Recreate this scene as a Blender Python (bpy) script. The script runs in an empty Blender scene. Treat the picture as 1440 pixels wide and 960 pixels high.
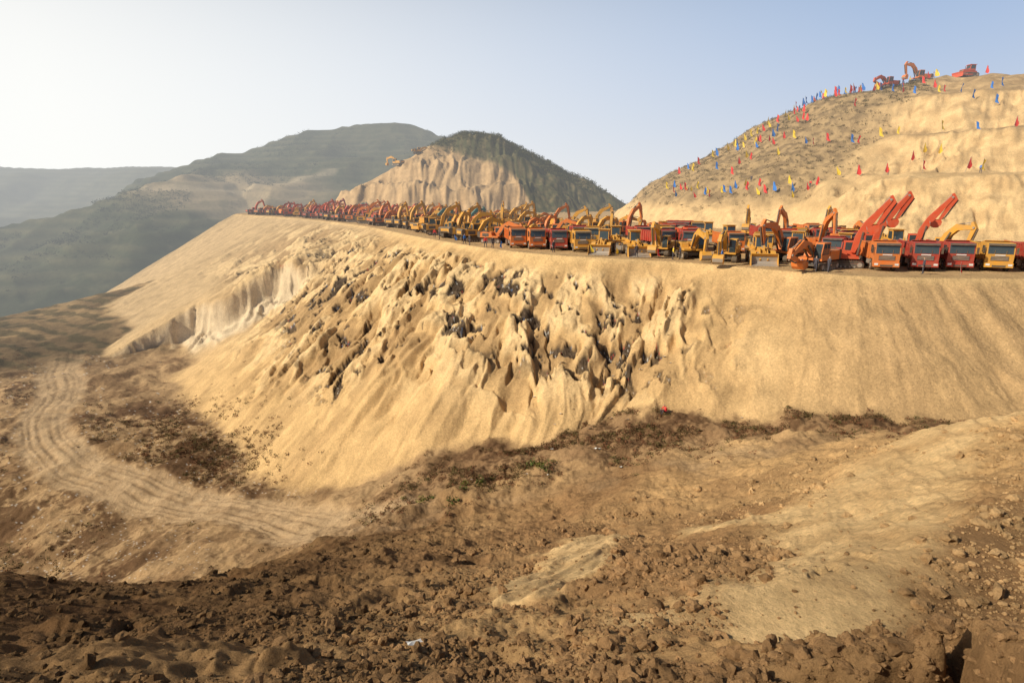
import bpy, bmesh, math, random
import numpy as np
from mathutils import Vector, Matrix
random.seed(5)
scene=bpy.context.scene
scene.view_settings.view_transform='Standard'
scene.view_settings.look='None'
scene.view_settings.exposure=0
f4=np.float32
rng=np.random.RandomState(11)
T=rng.rand(256,256).astype(f4)*2-1
# ---------------------------------------------------------------- noise
def vn(x,y):
    xf=np.floor(x); yf=np.floor(y)
    xi=xf.astype(np.int32)&255; yi=yf.astype(np.int32)&255
    fx=(x-xf); fy=(y-yf)
    fx=fx*fx*(3-2*fx); fy=fy*fy*(3-2*fy)
    x1=(xi+1)&255; y1=(yi+1)&255
    a=T[xi,yi]; b=T[x1,yi]; c=T[xi,y1]; d=T[x1,y1]
    return a+(b-a)*fx+(c-a)*fy+(a-b-c+d)*fx*fy
def fbm(x,y,o=4,g=0.5):
    s=0; a=1.0; tot=0
    for i in range(o):
        s=s+a*vn(x+17.3*i,y-9.1*i); tot+=a; a*=g
        x,y=(x*1.62-y*1.22),(x*1.22+y*1.62)
    return s/tot
def ridged(x,y,o=3,g=0.5):
    s=0;a=1.0;tot=0
    for i in range(o):
        s=s+a*(1-2*np.abs(vn(x+31.7*i,y+5.1*i))); tot+=a; a*=g
        x,y=(x*1.62-y*1.22),(x*1.22+y*1.62)
    return s/tot
def sst(a,b,x):
    t=np.clip((x-a)/(b-a),0,1); return t*t*(3-2*t)
def smax(a,b,k):
    h=np.clip(0.5+0.5*(a-b)/k,0,1)
    return b+(a-b)*h+k*h*(1-h)
# ---------------------------------------------------------------- terrain control
CP=np.array([
(-94,112,-35),(-73,83,-35),(-50,66,-35),(-35,59.6,-34.5),(-26,63,-34),(-41,80,-35),(-60,96,-35),(-104,130,-35),
(-130,142,-35),(-110,90,-36),(-90,65,-37),(-60,45,-38),(-54,63,-36),(-32,48,-33),(-20,66,-33),
(-178,190,-40),(-150,228,-28.5),(-165,208,-35),(-205,215,-44),(-140,110,-35),
(-14,45,-28),(-18,42,-28.5),(-19,50,-31),(-7,42,-25),
(0,6,-6.1),(0,9,-8.2),(0,12,-10.0),(0,20,-14.9),(0,28,-19.1),(0,34,-21.8),(0,40,-23.5),(0,50,-24.5),(0,63,-26),
(-8,55,-27),(8,52,-22.5),(15,53,-20.6),
(23.5,46,-19.5),(18.2,35,-17.4),(14,27,-15.4),(8.2,15,-11),(4.25,7.5,-6.8),
(24,25,-10.6),(15,15,-8.6),(8.8,8.5,-6.2),(5.4,5,-4.5),(28,36,-15.7),(33,36,-15.6),(42,44,-18),
(40,20,-10),(60,35,-14),(30,5,-4),(20,-8,0),(0,0,-1.8),(0,-10,1),(-8,0,-2.2),(8,0,-2),
(-5,7,-6.8),(-6,14,-11.6),(-10,20,-15.3),(-20,22,-17.0),(-26,26,-19.2),(-13,27,-19.4),(-6,30,-20.3),(-34,24,-19),(-36,36,-31),(-22,34,-27),
(-45,4,4),(-62,-6,10),(-30,-14,6),(-70,25,-10),(-20,6,-6),(-12,10,-9.2),  # opening points raise an unseen mound, added to shade the lower-left foreground
(0,-30,5),(100,40,-16),(160,20,-18),(-120,20,-30)],dtype=np.float64)
S0=40.0
def tps_fit():
    P=CP[:,:2]/S0; n=len(P)
    r=np.linalg.norm(P[:,None]-P[None],axis=2)
    K=np.where(r>0,r*r*np.log(r+1e-12),0)+np.eye(n)*1e-3
    Q=np.hstack([np.ones((n,1)),P])
    A=np.block([[K,Q],[Q.T,np.zeros((3,3))]])
    return np.linalg.solve(A,np.concatenate([CP[:,2],np.zeros(3)]))
W=tps_fit()
def tps(x,y):
    X=(x/S0).astype(f4); Y=(y/S0).astype(f4)
    z=W[-3]+W[-2]*X+W[-1]*Y
    for i in range(len(CP)):
        r2=(X-CP[i,0]/S0)**2+(Y-CP[i,1]/S0)**2+1e-9
        z=z+(W[i]*0.5)*r2*np.log(r2)
    return z.astype(f4)
RP=[(300,25),(200,30),(110,42),(75,52),(50.7,56),(35,58.5),(20.3,71),(2,82.6),(-16,110),(-44,163),(-80,212),(-104,237),(-124,262),(-120,300),(-70,370),(60,350),(180,345),(300,300)]
RS=[.73,.73,.73,.73,.73,.73,.73,.73,.64,.48,.42,.55,.62,.6,.6,.6,.6,.6]
def catmull():
    pts=[];us=[]
    n=len(RP)
    for i in range(n):
        p0,p1,p2,p3=[np.array(RP[(i+k-1)%n],float) for k in range(4)]
        m=10 if 3<=i<=12 else 2
        if i in(0,1,2,13,14,15,16,17):
            for k in range(m):
                s=k/m; pts.append(p1*(1-s)+p2*s); us.append(i+s)
        else:
            for k in range(m):
                s=k/m
                pts.append(.5*((2*p1)+(-p0+p2)*s+(2*p0-5*p1+4*p2-p3)*s*s+(-p0+3*p1-3*p2+p3)*s**3)); us.append(i+s)
    return np.array(pts),np.array(us)
RC,RU=catmull()
NR=len(RC)
seglen=np.linalg.norm(np.roll(RC,-1,0)-RC,axis=1)
RT=np.concatenate([[0],np.cumsum(seglen)[:-1]])
def rimdist(x,y):
    best=np.full(x.shape,1e9,f4); bt=np.zeros(x.shape,f4); bu=np.zeros(x.shape,f4)
    ins=np.zeros(x.shape,bool)
    for i in range(NR):
        ax,ay=RC[i]; bx,by=RC[(i+1)%NR]
        dx,dy=bx-ax,by-ay; L2=dx*dx+dy*dy
        px=x-f4(ax); py=y-f4(ay)
        h=np.clip((px*f4(dx)+py*f4(dy))/f4(L2),0,1)
        ex=px-h*f4(dx); ey=py-h*f4(dy)
        d2=ex*ex+ey*ey
        m=d2<best
        best=np.where(m,d2,best)
        bt=np.where(m,f4(RT[i])+h*f4(seglen[i]),bt)
        u0=RU[i]; u1=RU[(i+1)%NR] if i<NR-1 else len(RP)
        bu=np.where(m,f4(u0)+h*f4(u1-u0),bu)
        if (ay!=by):
            c=((ay>y)!=(by>y))&(x<(bx-ax)*(y-ay)/(by-ay)+ax)
            ins^=c
    return np.sqrt(best),bt,bu,ins
def seg_ridge(x,y,pts,slope):
    z=np.full(x.shape,-1e3,f4); dm=np.full(x.shape,1e9,f4)
    for a,b in zip(pts[:-1],pts[1:]):
        dx,dy=b[0]-a[0],b[1]-a[1]; L2=dx*dx+dy*dy
        h=np.clip(((x-a[0])*dx+(y-a[1])*dy)/L2,0,1)
        d=np.sqrt((x-a[0]-h*dx)**2+(y-a[1]-h*dy)**2)
        zz=a[2]+(b[2]-a[2])*h-slope*d
        z=np.maximum(z,zz.astype(f4)); dm=np.minimum(dm,d.astype(f4))
    return z,dm
def pdist(x,y,pts):
    dm=np.full(x.shape,1e9,f4)
    for a,b in zip(pts[:-1],pts[1:]):
        dx,dy=b[0]-a[0],b[1]-a[1]; L2=dx*dx+dy*dy
        h=np.clip(((x-a[0])*dx+(y-a[1])*dy)/L2,0,1)
        dm=np.minimum(dm,np.sqrt((x-a[0]-h*dx)**2+(y-a[1]-h*dy)**2).astype(f4))
    return dm
def smoothline(pts,m=5):
    P=[np.array(p,float) for p in pts]; P=[2*P[0]-P[1]]+P+[2*P[-1]-P[-2]]; o=[]
    for i in range(1,len(P)-2):
        p0,p1,p2,p3=P[i-1:i+3]
        for k in range(m):
            s=k/m; o.append(tuple(.5*((2*p1)+(-p0+p2)*s+(2*p0-5*p1+4*p2-p3)*s*s+(-p0+3*p1-3*p2+p3)*s**3)))
    o.append(tuple(P[-2])); return o
HA=[(-94,310,-6),(-83,312,2.4),(-60,315,17),(-46,322,23),(-38,325,29.5),(-27,330,33.5),(-8,335,33),(16,335,20),(32,330,11.4),(41,325,8.5),(57,322,-10)]
R1=[(-640,520,-75),(-398,450,-25),(-347,460,-8),(-300,480,9),(-282,500,16),(-282,560,22),(-274,640,44),(-236,690,73),(-190,698,79),(-148,700,83),(-115,700,77),(-91,700,62),(0,700,20),(100,720,-40)]
R2=[(-1500,850,75),(-1100,950,58),(-884,1000,49),(-700,1020,43),(-600,1000,48),(-503,1000,47),(-300,1050,60),(0,1150,20)]
TRACK=smoothline([(-104,128),(-94,113),(-81,96),(-75.5,85),(-62.3,72.5),(-45.3,62.9),(-30.3,56.5),(-15,45),(-2,38.5),(16,38)],4)
LEDGE=[(-9,44),(-2,52),(8.6,50.5),(18.7,50),(28,44.5),(34,41)]
TONG1=[(4.4,27),(2.7,21),(0.5,14)]
TONG2=[(26,30),(19,25),(13,19.5),(8.4,12),(4.8,8.2)]
TONG3=[(13,21),(9.4,23.5)]
SCARP=[(-99,119),(-84,128),(-76,136),(-66,131),(-57,134),(-45,133)]
XC,YC=150.,205.
def terrain(x,y,want=False):
    x=x.astype(f4); y=y.astype(f4)
    r=np.sqrt(x*x+y*y)
    b=tps(x,y)
    far=sst(235,330,r)
    b=b*(1-far)-80*far-far*sst(300,3000,r)*60
    near=1-sst(28,60,r)
    t1=pdist(x+1.6*fbm(x/2,y/2,4),y+1.4*vn(x/2+9,y/2),TONG1); t2=pdist(x+2.4*fbm(x/2.5,y/2.5,4),y+1.2*fbm(x/2,y/2+5,3),TONG2); t3=pdist(x,y+vn(x/2,y/2),TONG3)
    w1=.85+0.035*y
    tong=np.maximum(np.maximum(1-sst(.5,1.25,t1/w1),1-sst(.5,1.35,t2/(1.0+0.065*y))),1-sst(.6,1.2,t3/1.6))
    b=b+0.9*fbm(x/9,y/9,3)*sst(6,25,r)*(1-far)+0.30*fbm(x/2.3+5,y/2.3,3)*(1-0.7*tong)*(1-far)
    rough=near*(1-0.9*tong)*sst(2,8,r)
    b=b+rough*(0.40*ridged(x/1.9+3,y/1.5,3)*(.5+.5*sst(-.3,.3,vn(x/5,y/5)))+0.15*fbm(x/.55,y/.55,3)+0.07*np.abs(vn(x/.21,y/.21)))
    b=b+0.30*tong*near+near*tong*(0.12*fbm((x-y*.5)/.5,(y+x*.5)/2.5,3)+.14*ridged((x-y*.5)/1.1,(y+x*.5)/5,3))
    mo=np.exp(-(((x-4.8)/2.6)**2+((y-15)/4.5)**2)); b=b+mo*.9*(1-.6*tong)
    # crumbled slabs with cracks at right foreground
    sl=sst(0.2,1.4,x-0.38*y-0.5)*(1-sst(12,17,r))*(1-.6*tong)*sst(4.2,6,r)
    hx=x+.35*fbm(x/.6,y/.6,3); hy=y+.35*fbm(x/.6+9,y/.6,3)
    cell=vn(hx/1.25+3,hy/1.25+.6)+.25*vn(hx/.5,hy/.5)
    hole=sst(0.08,0.30,cell)*(1-sst(.55,.9,cell))
    b=b-sl*0.60*hole+sl*(.12*ridged(hx/.9,hy/.9,3)+.08*fbm(x/.22,y/.22,3))
    dl=pdist(x+1.5*fbm(x/3,y/3,3),y+2*fbm(x/3+4,y/3,3),LEDGE)
    lm=1-sst(4,11,dl)
    b=b+lm*0.65*fbm(x/1.7,y/1.7,4)
    # vehicle track
    wx=x+1.2*fbm(x/16,y/16,2)+.12*vn(x/3,y/3); wy=y+1.2*fbm(x/16+7,y/16,2)
    dt=pdist(wx,wy,TRACK); tm=1-sst(2.7,4.4,dt+.8*fbm(x/1.5,y/1.5,3))
    val=sst(30,42,r)*(1-sst(130,190,r))
    b=b+val*(1-tm)*0.45*fbm(x/1.9,y/1.9,4)
    rut=np.exp(-((dt-.8)/.26)**2)+.7*np.exp(-((dt-1.9)/.22)**2)+.5*np.exp(-((dt-2.6)/.18)**2)
    rut=rut*np.clip(.6+1.0*fbm(x/5+11,y/5,4),0,1.3)
    b=b-0.18*tm*rut*sst(30,44,r)+.08*tm*fbm(x/.7,y/.7,3)*val-.25*tm*val
    # rim / main face
    d,t,u,ins=rimdist(x,y)
    s=np.interp(u,np.arange(len(RS)+1),RS+[.73]).astype(f4)
    wob=1.0*fbm(t/7,y*0+1.5,3)+.5*fbm(t/1.8,y*0+3.5,2)
    dd=np.maximum(d-wob*sst(0,1,d),0)
    face=-8-s*dd
    core=sst(4.9,6.1,u)*(1-sst(9.0,10.2,u))
    wr=fbm(x/7,y/7,3)
    skew=t+0.30*dd+2.4*wr
    mend=np.interp(u,[5,6,7.2,7.8],[12,14,17,27]).astype(f4)
    mid=sst(1.2,4,dd)*(1-sst(mend,mend*1.5,dd))
    amp=(.40+1.15*sst(-.25,.35,fbm(t/9+4,dd/8,3)))*np.interp(u,[5,7.5,9],[1,1,.75]).astype(f4)
    fl=ridged(skew/6.3,dd/24,2)
    fl2=ridged(skew/2.6+7,dd/8,3)
    lump=fbm(skew/1.5,dd/3.0+4,3)
    lump2=fbm(skew/3.0+9,dd/4.6,3)
    lst=sst(-.04,.18,lump); lst2=sst(-.04,.16,lump2)
    face=face+core*mid*amp*(0.55*fl+0.36*fl2+0.48*lst+0.66*lst2-.65)+0.35*fl*sst(1,4,dd)+0.09*fbm(skew/.7,dd/1.6,2)*sst(.5,2,dd)
    face=face+core*sst(2,6,dd)*(1-sst(24,38,dd))*.36*ridged(skew/2.1+3,dd/22,2)
    face=face+(1-core)*sst(3,8,dd)*.20*ridged(skew/3.1+3,dd/22,3)
    face=face+.22*core*mid*ridged(x/1.1,y/1.1,2)*lst2
    cone=np.abs(((t+3.5*vn(t/9,t*0+2))/7.5)%1-0.5)*2
    cs_=sst(5.2,5.8,u)*(1-sst(7.6,8.4,u))
    face=face+cs_*sst(9,13,dd)*(1-sst(22,30,dd))*(1.7*(1-cone)-.4)
    face=face+(1-sst(7.5,8.3,u))*(-0.5*sst(8,13,dd)*sst(4.2,5,u))
    side=np.interp(x,[p[0] for p in SCARP],[p[1] for p in SCARP]).astype(f4)-y+4.0*fbm(x/6,y/9,3)
    ends=sst(-103,-93,x)*(1-sst(-52,-42,x))
    face=face+ends*(3.8*(1-sst(0.0,2.2,side))*sst(-30,-2,side)-2.8*sst(0,2.6,side)*(1-sst(9,30,side)))
    face=face+ends*sst(0,1.0,side)*(1-sst(6,14,side))*1.2*ridged((x+3*wr)/3.3,y/8,3)
    zo=smax(b,face,1.0)
    onface=sst(-.8,.8,face-b)*(~ins)
    zi=-8+0.10*fbm(x/3,y/3,3)*sst(0,3,d)
    z=np.where(ins,zi,np.minimum(zo,-8+np.where(d<60,0,100)))
    # hill A
    qx=x+4*fbm(x/16,y/16,3); qy=y+4*fbm(x/16+7,y/16,3)
    ha,da=seg_ridge(qx,qy,HA,.62)
    tanp=sst(330,322,y)*sst(14,2,x)
    ha=ha+tanp*sst(3,9,da)*2.6*np.sin(ha*2*np.pi/14+1.2+1.6*fbm(x/16,y/16,2))
    fa=ridged((x+4*fbm(x/12,y/12,2))/4.5,y/20,3)
    ha=ha+sst(1,10,da)*((1.3+.9*tanp)*fa-.6+1.5*fbm(x/9,y/9,4))
    z=smax(z,ha,1.2)
    # hill C
    dx=x-XC; dy=y-YC; rc=np.sqrt(dx*dx+dy*dy)+1e-3
    cl=-dx/rc; ang=np.arctan2(dy,dx)
    wl=sst(.66,.84,cl+.08*fbm(x/9,y/9,3))
    rw=rc+6*fbm(x/30,y/30,3)+1.4*fbm(x/5,y/5,3)
    hf=np.interp(rw,[0,30,50,62,72,85,95,110,124,132,500],[46,41,34.2,33,23.5,22,13,11.6,1,-3,-400])
    hl=np.interp(rw+1,[0,20,55,77,100,112,118,500],[46,44,36,24,12,2,-3,-400])
    hc=(-8+hf*(1-wl)+hl*wl).astype(f4)
    arc=ang*115+3.5*fbm(x/9,y/9,3)
    stee=(sst(108,112,rw)*(1-sst(123,127,rw))+sst(83,87,rw)*(1-sst(95,98,rw))+sst(59,63,rw)*(1-sst(72,75,rw)))
    hc=hc+np.where(hc>-8.5,(1-wl)*stee*(1.0*ridged(arc/2.1,rw/6,3)*sst(-.4,.3,fbm(x/12+3,y/12,2))+1.1*fbm(arc/6,rw/6,4))+1.0*fbm(x/7,y/7,5)+wl*.35*ridged(x/3,y/3,2),0)
    z=np.maximum(z,hc)
    # far ridges
    r1,d1=seg_ridge(x+14*vn(x/70,y/70),y+14*vn(x/70+5,y/70),R1,.42)
    r1=r1+fbm(x/80,y/80,3)*np.minimum(d1*.25,14)+ridged(x/55,y/90,2)*np.minimum(d1*.12,8)
    r1=r1+.8*np.sin(r1*.9)
    r2,d2=seg_ridge(x,y,R2,.30)
    r2=r2+fbm(x/110,y/110,4)*np.minimum(d2*.3,26)+3*vn(x/60,y/60)
    z=np.maximum(np.maximum(z,r1),r2)
    if not want: return z
    return z,dict(r=r,tong=tong,tm=tm,dt=dt,rut=rut,dl=dl,d=d,dd=dd,t=t,u=u,ins=ins,onface=onface,core=core,mid=mid,lump=lump,lump2=lump2,fl=fl,fl2=fl2,ha=ha,hc=hc,r1=r1,r2=r2,rw=rw,wl=wl,side=side,ends=ends,near=near,sl=sl,stee=stee,skew=skew,hole=hole*sl,tanp=tanp,cs=cs_,mo=mo)
def H(x,y):
    return float(terrain(np.array([x]),np.array([y]))[0])
def Hs(x,y): return terrain(np.asarray(x,dtype=f4),np.asarray(y,dtype=f4))
# ---------------------------------------------------------------- materials
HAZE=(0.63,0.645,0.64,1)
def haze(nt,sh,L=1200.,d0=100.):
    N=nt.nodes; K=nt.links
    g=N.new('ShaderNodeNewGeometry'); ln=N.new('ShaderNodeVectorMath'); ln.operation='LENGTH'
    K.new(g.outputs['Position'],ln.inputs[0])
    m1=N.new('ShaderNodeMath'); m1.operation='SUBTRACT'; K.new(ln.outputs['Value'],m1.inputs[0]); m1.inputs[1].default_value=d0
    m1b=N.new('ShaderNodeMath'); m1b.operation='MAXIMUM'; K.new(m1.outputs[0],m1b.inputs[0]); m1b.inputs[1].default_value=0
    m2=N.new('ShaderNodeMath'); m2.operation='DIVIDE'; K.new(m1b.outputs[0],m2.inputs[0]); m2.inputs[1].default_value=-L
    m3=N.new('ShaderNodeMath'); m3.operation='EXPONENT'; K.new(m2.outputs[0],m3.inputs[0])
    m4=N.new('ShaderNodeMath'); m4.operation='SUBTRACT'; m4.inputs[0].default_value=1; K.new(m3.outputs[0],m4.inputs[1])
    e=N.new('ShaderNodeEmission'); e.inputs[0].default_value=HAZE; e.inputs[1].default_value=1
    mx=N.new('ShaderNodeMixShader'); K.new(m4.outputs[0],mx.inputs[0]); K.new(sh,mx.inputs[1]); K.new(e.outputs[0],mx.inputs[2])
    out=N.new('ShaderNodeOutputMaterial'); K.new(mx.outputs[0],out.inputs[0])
def newmat(name):
    m=bpy.data.materials.new(name); m.use_nodes=True; m.node_tree.nodes.clear()
    try: m.cycles.emission_sampling='NONE'
    except Exception: pass
    return m
def simple(name,col,rough=.6,dust=0.0,metal=0,spec=.5,var=.15):
    m=newmat(name); nt=m.node_tree; N=nt.nodes; K=nt.links
    p=N.new('ShaderNodeBsdfPrincipled'); p.inputs['Roughness'].default_value=rough; p.inputs['Metallic'].default_value=metal
    p.inputs['Specular IOR Level'].default_value=spec
    tc=N.new('ShaderNodeTexCoord'); no=N.new('ShaderNodeTexNoise'); no.inputs['Scale'].default_value=1.7; no.inputs['Detail'].default_value=5
    K.new(tc.outputs['Object'],no.inputs[0])
    mp=N.new('ShaderNodeMapRange'); K.new(no.outputs[0],mp.inputs[0]); mp.inputs[1].default_value=.3; mp.inputs[2].default_value=.7
    mp.inputs[3].default_value=max(0,dust-var); mp.inputs[4].default_value=min(1,dust+var)
    mx=N.new('ShaderNodeMix'); mx.data_type='RGBA'; K.new(mp.outputs[0],mx.inputs[0])
    mx.inputs[6].default_value=(*col,1); mx.inputs[7].default_value=(.36,.25,.14,1)
    K.new(mx.outputs[2],p.inputs['Base Color'])
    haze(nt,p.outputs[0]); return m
M={}
M['orange']=simple('paint_orange',(.70,.17,.015),.6,.22,var=.2)
M['yellow']=simple('paint_yellow',(.70,.33,.02),.6,.25,var=.2)
M['red']=simple('paint_red',(.40,.018,.012),.55,.18,var=.16)
M['redor']=simple('paint_red_orange',(.62,.06,.012),.55,.16,var=.15)
M['black']=simple('rubber_black',(.025,.024,.023),.8,.2)
M['dark']=simple('dark_steel',(.05,.05,.05),.6,.2)
M['glass']=simple('glass_dark',(.03,.05,.06),.08,.04,var=.04)
M['metal']=simple('bare_steel',(.32,.30,.27),.5,.3)
M['white']=simple('white_paint',(.75,.75,.72),.5,.1)
M['dirt']=simple('dirt_load',(.33,.22,.12),.95,.3)
M['blue']=simple('cloth_blue',(.04,.20,.62),.8,.0,var=.0)
M['fred']=simple('cloth_red',(.75,.05,.04),.8,.0,var=.0)
M['fyel']=simple('cloth_yellow',(.85,.60,.05),.8,.0,var=.0)
M['skin']=simple('skin',(.45,.26,.17),.6,0,var=0)
M['hair']=simple('hair',(.015,.012,.01),.6,0,var=0)
M['jean']=simple('trousers_dark',(.04,.045,.07),.9,.1,var=.05)
M['teal']=simple('paint_teal',(.02,.22,.22),.45,.2)
def terrain_mat():
    m=newmat('loess_soil'); nt=m.node_tree; N=nt.nodes; K=nt.links
    at=N.new('ShaderNodeAttribute'); at.attribute_name='Col'
    g=N.new('ShaderNodeNewGeometry')
    def noise(sc,det=6,rough=.6):
        n=N.new('ShaderNodeTexNoise'); n.inputs['Scale'].default_value=sc; n.inputs['Detail'].default_value=det; n.inputs['Roughness'].default_value=rough
        K.new(g.outputs['Position'],n.inputs[0]); return n
    n1=noise(.35,8,.65); n2=noise(5,6,.7)
    def mr(n,a,b,lo,hi):
        q=N.new('ShaderNodeMapRange'); K.new(n.outputs[0],q.inputs[0]); q.inputs[1].default_value=a;q.inputs[2].default_value=b;q.inputs[3].default_value=lo;q.inputs[4].default_value=hi; return q
    a=mr(n1,.3,.7,.78,1.18); b=mr(n2,.3,.7,.74,1.22)
    mu=N.new('ShaderNodeMath'); mu.operation='MULTIPLY'; K.new(a.outputs[0],mu.inputs[0]); K.new(b.outputs[0],mu.inputs[1])
    sc=N.new('ShaderNodeVectorMath'); sc.operation='SCALE'; K.new(at.outputs['Color'],sc.inputs[0]); K.new(mu.outputs[0],sc.inputs['Scale'])
    p=N.new('ShaderNodeBsdfPrincipled'); p.inputs['Roughness'].default_value=1; p.inputs['Specular IOR Level'].default_value=.05
    K.new(sc.outputs[0],p.inputs['Base Color'])
    n3=noise(1.6,10,.72); n4=noise(14,5,.7)
    b1=N.new('ShaderNodeBump'); b1.inputs['Strength'].default_value=.9; b1.inputs['Distance'].default_value=.26; K.new(n3.outputs[0],b1.inputs['Height'])
    b2=N.new('ShaderNodeBump'); b2.inputs['Strength'].default_value=.8; b2.inputs['Distance'].default_value=.04; K.new(n4.outputs[0],b2.inputs['Height']); K.new(b1.outputs[0],b2.inputs['Normal'])
    K.new(b2.outputs[0],p.inputs['Normal'])
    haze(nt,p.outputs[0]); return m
MT=terrain_mat()
# ---------------------------------------------------------------- terrain mesh
def mesh_np(name,V,F,col=None,smooth=True,mats=None):
    me=bpy.data.meshes.new(name); n=F.shape[1]
    me.vertices.add(len(V)); me.vertices.foreach_set('co',V.astype(f4).ravel())
    me.loops.add(F.size); me.loops.foreach_set('vertex_index',F.astype(np.int32).ravel())
    me.polygons.add(len(F)); me.polygons.foreach_set('loop_start',(np.arange(len(F))*n).astype(np.int32))
    try: me.polygons.foreach_set('loop_total',np.full(len(F),n,np.int32))
    except Exception: pass
    me.polygons.foreach_set('use_smooth',np.full(len(F),smooth))
    me.update(calc_edges=True)
    if col is not None:
        a=me.color_attributes.new('Col','FLOAT_COLOR','POINT')
        c=np.ones((len(V),4),f4); c[:,:3]=col; a.data.foreach_set('color',c.ravel())
    for m in (mats or []): me.materials.append(m)
    ob=bpy.data.objects.new(name,me); scene.collection.objects.link(ob); return ob
angs=np.concatenate([np.linspace(-150,-54,60,endpoint=False),np.linspace(-54,54,1070,endpoint=False),np.linspace(54,130,50)])
angs=np.radians(angs)
def gs(a,b,n): return np.geomspace(a,b,n,endpoint=False)
rad=np.concatenate([gs(.6,4,14),gs(4,20,280),gs(20,45,200),gs(45,130,420),gs(130,300,220),gs(300,1500,220),gs(1500,6000,12)])
A,R=np.meshgrid(angs,rad)
X=(R*np.sin(A)).astype(f4); Y=(R*np.cos(A)).astype(f4)
x=X.ravel(); y=Y.ravel()
z,k=terrain(x,y,True)
na=len(angs); nr=len(rad)
C=np.array
def mixc(c,col,w):
    w=np.clip(w,0,1)[:,None]; return c*(1-w)+C(col,f4)[None]*w
SAND=(.65,.43,.20); PALE=(.74,.51,.25); SOIL=(.285,.165,.076); VEG=(.120,.066,.034); OLIVE=(.075,.076,.036)
c=np.tile(C(SAND,f4)[None],(len(x),1))
f1=fbm(x/11,y/11,4); f2=fbm(x/1.3,y/1.3,3); f3=fbm(x/.4,y/.4,2); f5=fbm(x/3.5+5,y/3.5,4)
r=k['r']
wn=np.random.RandomState(3).rand(len(x)).astype(f4)
nf=1-k['onface']; out=(~k['ins'])
fg=(1-sst(40,50,r+6*f5))*out*nf
c=mixc(c,(.50,.31,.14),fg*.8)
c=mixc(c,SOIL,fg*(1-k['tong'])*(0.80+.9*f1+.6*f5-0.60*sst(6,22,x)))
c=mixc(c,PALE,fg*k['tong']*(.70+.8*f2))
c=mixc(c,(.11,.058,.026),fg*sst(2,-13,x)*(.84+.3*f2))  # darker soil leftward, with corner falloff and shade painted into the colour
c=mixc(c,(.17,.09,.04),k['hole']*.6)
# valley
v=sst(40,50,r+6*f5)*(1-sst(170,200,r))*nf*out
c=mixc(c,(.36,.235,.125),v*.82)
c=mixc(c,(.21,.125,.062),v*sst(-.05,.35,f5)*.7)
vegn=fbm(x/5+3,y/5,4)
wxx=x+9*fbm(x/12,y/12,3); wyy=y+6*fbm(x/12+5,y/12,3)
pa=1-sst(5,15,pdist(wxx,wyy,[(-62,88),(-48,76),(-34,65)])); pb=1-sst(10,26,pdist(wxx,wyy,[(-110,110),(-88,84),(-70,60),(-50,44)]))
pc=1-sst(3,8.5,k['dl'])
c=mixc(c,VEG,v*(1-k['tm'])*np.maximum(pa,pb*.95)*sst(-.25,.15,vegn+.5*f3+.3*f2)*.92)
c=mixc(c,(.24,.14,.07),v*pc*.65)
c=mixc(c,VEG,v*pc*sst(-.12,.2,vegn+.6*f3)*.85)
c=mixc(c,(.66,.62,.55),v*(wn>.988)*(pa+pb+.3>.5)*.7)
c=mixc(c,(.50,.35,.20),v*k['tm']*(.80+.5*f2)); c=mixc(c,(.24,.155,.082),v*k['tm']*k['rut']*.75)
# left hillside beyond the spur
lh=sst(140,165,r)*(1-sst(260,300,r))*nf*out
c=mixc(c,(.15,.10,.05),lh*(.9+.4*f1)); c=mixc(c,(.07,.058,.027),lh*sst(.0,.3,np.sin((x*.5+y)*.9+3*f1)*.5+f5)*.7)
# main face
of=k['onface']; dd=k['dd']; u=k['u']
strk=fbm(k['skew']/2.2+3,dd/16,3)
c=mixc(c,(.43,.275,.13),of*sst(-.1,.35,strk+.3*f1)*.6)
c=mixc(c,(.50,.33,.165),of*.7*(1-sst(4.8,5.8,u)))
c=mixc(c,(.47,.345,.20),of*sst(7.9,9.2,u)*.7)
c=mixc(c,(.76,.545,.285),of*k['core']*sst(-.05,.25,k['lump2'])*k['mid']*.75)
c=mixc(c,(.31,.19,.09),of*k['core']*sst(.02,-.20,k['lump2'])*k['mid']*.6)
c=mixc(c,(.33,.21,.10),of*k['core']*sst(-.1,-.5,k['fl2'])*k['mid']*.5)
c=mixc(c,(.68,.55,.37),of*k['ends']*sst(0,1.2,k['side'])*(1-sst(7,12,k['side']))*.8)
c=mixc(c,(.70,.48,.23),of*(1-sst(.2,1.5,k['d']))*.6)
# exposed refuse pockets in the face
tn=fbm(k['skew']/1.7+2,dd/1.6,3)+.30*fbm(x/.5,y/.5,2)+.28*fbm(k['t']/8+1,dd/8,2)
tm_=sst(5.2,5.9,u)*(1-sst(8.4,9.1,u))*sst(1.8,3.5,dd)*(1-sst(14+(u>7.2)*10,18+(u>7.2)*12,dd))
trash=of*tm_*sst(.30,.37,tn)
trc=np.stack([.045+.09*wn,.031+.064*wn,.020+.044*wn],1); hi=wn>.965; trc[hi]=(.50,.47,.42); bl=(wn>.955)&(wn<.965); trc[bl]=(.10,.14,.22); rd=(wn>.93)&(wn<.938); trc[rd]=(.4,.06,.05)
c=c*(1-trash[:,None])+trc*trash[:,None]
z=z-trash*0.42+trash*(wn-.5)*.22
# plateau
pl=k['ins']&(z<-7.2)
c=mixc(c,(.46,.31,.16),pl*.8)
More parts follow.
